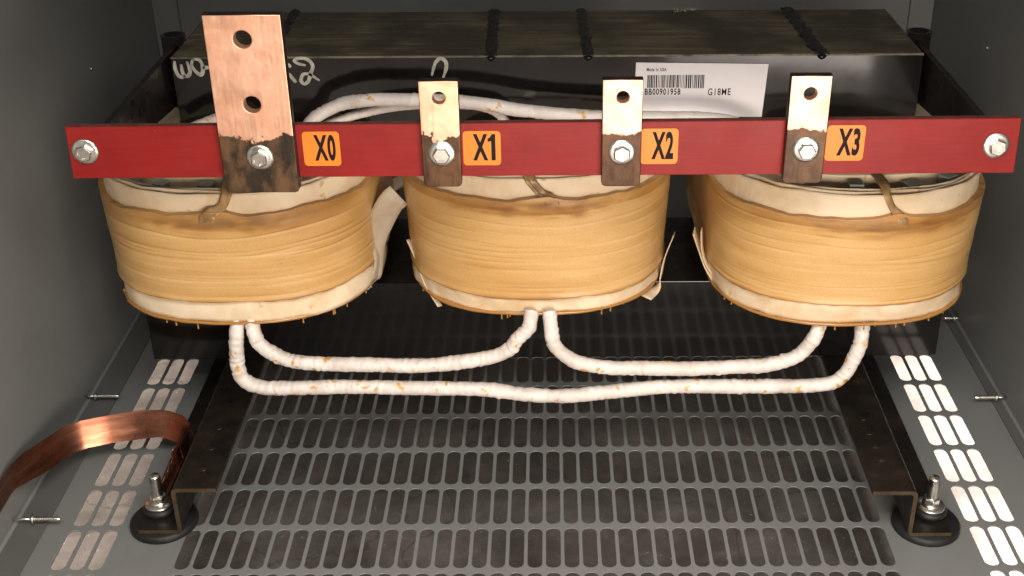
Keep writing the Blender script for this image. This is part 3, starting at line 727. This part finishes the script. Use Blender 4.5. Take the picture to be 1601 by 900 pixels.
lead([(-.3140, .1885), (-.3145, .1720), (-.3180, .1450), (-.3155, .1215), (-.3000, .1110), (-.2769, .1088), (-.2100, .1100), (-.1397, .1085), (-.0679, .1062), (-.0280, .1005), (.0100, .0985), (.0630, .1036), (.1100, .1085), (.1544, .1095), (.2300, .1085), (.2784, .1105), (.2960, .1215), (.3045, .1400), (.3095, .1600), (.3115, .1890)], .0083, 1.0, lab='longest white sleeved lead, hanging lowest from the left coil to the right coil')
lead([(-.3000, .1885), (-.2980, .1740), (-.2900, .1580), (-.2667, .1430), (-.2350, .1385), (-.1962, .1375), (-.1317, .1362), (-.0950, .1395), (-.0640, .1450), (-.0440, .1530), (-.0340, .1660), (-.0240, .1780), (-.0205, .1900)], .0082, 5.0, lab='white sleeved lead from the left coil to the middle coil')
lead([(-.0030, .1900), (-.0010, .1740), (.0020, .1600), (.0120, .1470), (.0300, .1370), (.0624, .1315), (.1000, .1308), (.1402, .1308), (.1850, .1320), (.2177, .1345), (.2440, .1430), (.2570, .1560), (.2640, .1700), (.2720, .1890)], .0082, 9.0, lab='white sleeved lead from the middle coil to the right coil')
# leads behind the board
def back(pts, r, seed, lab): o = sleeve(pts, r*.86, seed, wr=.6); o['label'] = lab
back([(-.262, 1.13, .335), (-.2420, 1.14, .355), (-.2330, 1.145, .3680), (-.2078, 1.15, .3800), (-.1850, 1.15, .3840), (-.1636, 1.15, .3850), (-.1011, 1.15, .3835), (-.0600, 1.15, .3790), (-.0198, 1.15, .3720), (.0494, 1.15, .3662), (.0999, 1.15, .3650), (.1420, 1.15, .3645), (.1800, 1.148, .3600), (.215, 1.14, .345)], .0075, 14.0, 'white sleeved lead arching behind the X1 tab')
back([(-.250, 1.165, .345), (-.2150, 1.168, .3560), (-.1900, 1.168, .3640), (-.1500, 1.17, .3710), (-.1000, 1.17, .3730), (-.0650, 1.17, .3690), (-.0480, 1.165, .3590), (-.0380, 1.155, .3440)], .0052, 18.0, 'thin crinkled sleeve under the arching lead')
back([(-.385, 1.14, .342), (-.365, 1.14, .3540), (-.342, 1.145, .3625), (-.322, 1.15, .3660), (-.300, 1.15, .352)], .0068, 24.0, 'white sleeved lead end left of the largest tab')

# ------------------------------------------------------------------ mounting rails, rubber mounts and studs
def rail(sx, xw, yf):
    m = MB(); t = .0042; h = .0634; b0 = .0085
    def bx(xa, xb, y0, y1, z0, z1): m.box(min(xa, xb), max(xa, xb), y0, y1, z0, z1)
    prof = [(xw+sx*.0, b0+t), (xw, h-.0)]  # Z-section extruded along Y with rounded bends
    ins = -sx
    P = []
    def arc(cx, cz, r, a0, a1, n=5): return [(cx+r*math.cos(R(a0+(a1-a0)*k/n)), cz+r*math.sin(R(a0+(a1-a0)*k/n))) for k in range(n+1)]
    # work in local u (outwards) and z
    out = [( -.0440, h)]+arc(-.0060+.0, h-.006, .006, 90, 0)+[(0, b0+t)]+[(.0385, b0+t), (.0385, b0)]+arc(.0018-.0060+.006, b0+.006, .006, 270, 180)+[(-t, h-.0075)]+arc(-t-.0030, h-t-.0030, .0030, 0, 90, 3)+[(-.0440, h-t)]
    n = len(out); yb = 1.70-.35 if True else 0
    vs = [(xw+sx*u, y, z) for y in (yf, yb) for u, z in out]
    m.add(vs, [tuple(range(n)), tuple(range(2*n-1, n-1, -1))], 1)
    m.add(vs, [(i, (i+1) % n, n+(i+1) % n, n+i) for i in range(n)])
    return tp(m.build('mounting_rail', [RAIL, RUST]))
ra = rail(-1, -.3690, .9530); rb = rail(1, .3500, .9430)
for r_, xs, ys in ((rb, .326, (.995, 1.017, 1.040, 1.066)), (ra, -.345, (.985, 1.02, 1.055))):
    for k, yy in enumerate(ys):
        m = MB().lathe((xs-.0006*k, yy, .0634), (0, 0, 1), [(.0001, -.001), (.0042, -.0002), (.0046, .0004), (.0038, .0007), (.0026, .0003), (.0012, .0009), (.0001, .0010)], 20)
        sub(m.build('punch_mark', RAIL), r_)
def mount(cx, cy, sx, yaw):
    pad = MB().lathe((cx-sx*.004, cy, 0), (0, 0, 1), [(.0001, .0003), (.0328, .0004), (.0336, .0020), (.0332, .0062), (.0310, .0080), (.0001, .0080)], 64)
    p = tp(pad.build('rubber_mount', RUBBER), 'round black rubber mount under the %s rail' % ('left' if sx < 0 else 'right'))
    gr = MB().lathe((cx, cy+.006, .0128), (0, 0, 1), [(.0001, 0), (.0150, 0), (.0166, .0020), (.0166, .0048), (.0148, .0068), (.0118, .0076), (.0001, .0076)], 48)
    sub(gr.build('grommet', RUBBER), p)
    wsh = MB().lathe((cx, cy+.006, .0205), (0, 0, 1), [(.0001, 0), (.0138, 0), (.0140, .0009), (.0136, .0018), (.0001, .0018)], 48)
    sub(wsh.build('washer', ZINC), p)
    wl = MB().lathe((cx, cy+.006, .0224), (0, 0, 1), [(.0001, 0), (.0088, 0), (.0088, .0022), (.0001, .0022)], 40)
    sub(wl.build('lock_washer', ZINC), p)
    nt_ = MB(); vs = []
    for rr, z in ((.0076, .0247), (.0082, .0257), (.0082, .0306), (.0074, .0318), (.0050, .0318)):
        for i in range(6):
            aa = R(60*i+yaw); vs.append((cx+rr*math.cos(aa), cy+.006+rr*math.sin(aa), z))
    nt_.add(vs, [(j*6+i, j*6+(i+1) % 6, (j+1)*6+(i+1) % 6, (j+1)*6+i) for j in range(4) for i in range(6)]+[tuple(24+i for i in range(6)), (5, 4, 3, 2, 1, 0)])
    sub(nt_.build('nut', ZINC, None, .0003, 1), p)
    prof = [(.0001, .010)]; z = .020
    prof.append((.0050, .010))
    while z < .0540: prof += [(.0048, z), (.0055, z+.0006)]; z += .0012
    prof += [(.0054, .0545), (.0042, .0560), (.0001, .0560)]
    sub(MB().lathe((cx, cy+.006, 0), (0, 0, 1), prof, 28).build('stud', ZINC), p)
mount(-.3945, .9790, -1, 10); mount(.3755, .9690, 1, 25)

# ------------------------------------------------------------------ grounding strap
gs = tag(empty('grounding_strap', (-.45, 1.08, 0)), 'flat copper grounding strap looping from the left wall to the left rail', 'strap')
GAT = (-.45, 1.08, 0)
# flat sheet: each station is (centre, edge direction); straight between creases
ST = [((-.5395, .940, .047), (.10, .55, 1)), ((-.5385, .982, .050), (.12, .50, 1)), ((-.5365, .990, .051), (.20, .50, 1)), ((-.5290, 1.012, .049), (-.12, .50, 1)), ((-.5245, 1.022, .047), (-.22, .45, 1)),
      ((-.5150, 1.052, .043), (-.30, .35, 1)), ((-.5080, 1.066, .042), (-.24, .42, 1)), ((-.4960, 1.076, .041), (-.10, .50, 1)), ((-.4700, 1.086, .041), (0, .50, 1)), ((-.4400, 1.0935, .041), (.02, .52, 1)),
      ((-.4230, 1.0955, .041), (.04, .5, 1)), ((-.4130, 1.0945, .040), (.08, .48, 1)), ((-.4000, 1.0890, .039), (.14, .44, 1)), ((-.3900, 1.0800, .037), (.2, .40, 1)), ((-.3860, 1.0720, .035), (.15, .30, 1)),
      ((-.3870, 1.062, .033), (.05, .1, 1)), ((-.3870, 1.050, .031), (0, 0, 1))]
def flat_band(st, width, thick):
    m = MB(); vs = []; k = len(st); P = [Vector(a) for a, b in st]
    for i, (c_, w_) in enumerate(st):
        t = (P[min(i+1, k-1)]-P[max(i-1, 0)]).normalized(); wv = Vector(w_); wv = (wv-t*wv.dot(t)).normalized(); nn = t.cross(wv)
        for sd in (.5, -.5):
            for u in (-.5, -.17, .17, .5): vs.append(P[i]+wv*(u*width*(1+.02*math.sin(i*2.3)))+nn*(sd*thick+.0006*noise.noise(P[i]*90+Vector((u*2, 0, 0)))))
    fs = []
    for i in range(k-1):
        for q in range(3):
            fs.append((i*8+q, i*8+q+1, i*8+9+q, i*8+8+q)); fs.append((i*8+4+q, i*8+12+q, i*8+13+q, i*8+5+q))
        fs.append((i*8, i*8+8, i*8+12, i*8+4)); fs.append((i*8+3, i*8+7, i*8+15, i*8+11))
    m.add(vs, fs); m.add(vs, [(0, 4, 5, 6, 7, 3, 2, 1), tuple((k-1)*8+q for q in (0, 1, 2, 3, 7, 6, 5, 4))]); return m
o = flat_band(ST, .0300, .0008).build('copper_band', STRAP); under(o, gs, GAT)
me_ = o.data
for p_ in me_.polygons: p_.use_smooth = True
me_.set_sharp_from_angle(angle=R(26))
# woven end running from the strap down to the stud
br = MB()
def bpath(i, off, ph):
    t = i/9; y = 1.052-.062*t; x = -.3930-.0060*t; z = .034-.018*t
    return (x-.0012*math.sin(i*2.2+ph), y, z+off*.8+.0016*math.sin(i*1.6+ph))
for k in range(8):
    for ph in (0, math.pi): tube(br, [bpath(i, (k-3.5)*.0021, ph+k*.4) for i in range(10)], .0011, 6, None, .002)
br.box(-.3905, -.3870, .990, 1.050, .016, .026)
under(br.build('braided_end', STRAP), gs, GAT)
lug = MB().add([(-.3925, 1.086, .021), (-.3925, 1.040, .018), (-.3925, 1.040, .042), (-.3925, 1.086, .046), (-.3895, 1.086, .021), (-.3895, 1.040, .018), (-.3895, 1.040, .042), (-.3895, 1.086, .046)], [(0, 1, 2, 3), (4, 7, 6, 5), (0, 4, 5, 1), (1, 5, 6, 2), (2, 6, 7, 3), (3, 7, 4, 0)])
under(lug.build('strap_lug', STRAP), gs, GAT)
sc_ = MB().lathe((-.3925, 1.056, .0340), (-1, 0, 0), [(.0001, 0), (.0070, 0), (.0070, .0012), (.0048, .0014), (.0046, .0048), (.0030, .0056), (.0001, .0057)], 24)
under(sc_.build('strap_screw', ZINC), gs, GAT)

# ------------------------------------------------------------------ crumbs on the core
cr = MB(); rc = random.Random(8)
for k in range(46):
    x = .149+rc.gauss(0, .009); y = 1.343+rc.gauss(0, .003); z = .4165+rc.uniform(0, .003); s = rc.uniform(.0006, .0018)
    d = [Vector((rc.uniform(-1, 1), rc.uniform(-1, 1), rc.uniform(-1, 1))).normalized()*s*rc.uniform(.6, 1.2) for _ in range(4)]
    cr.add([Vector((x, y, z))+q for q in d], [(0, 1, 2), (0, 2, 3), (0, 3, 1), (1, 3, 2)])
tag(cr.build('debris_crumbs', WOODY), 'pale crumbs of debris on the back edge of the core top', 'debris', kind='stuff')
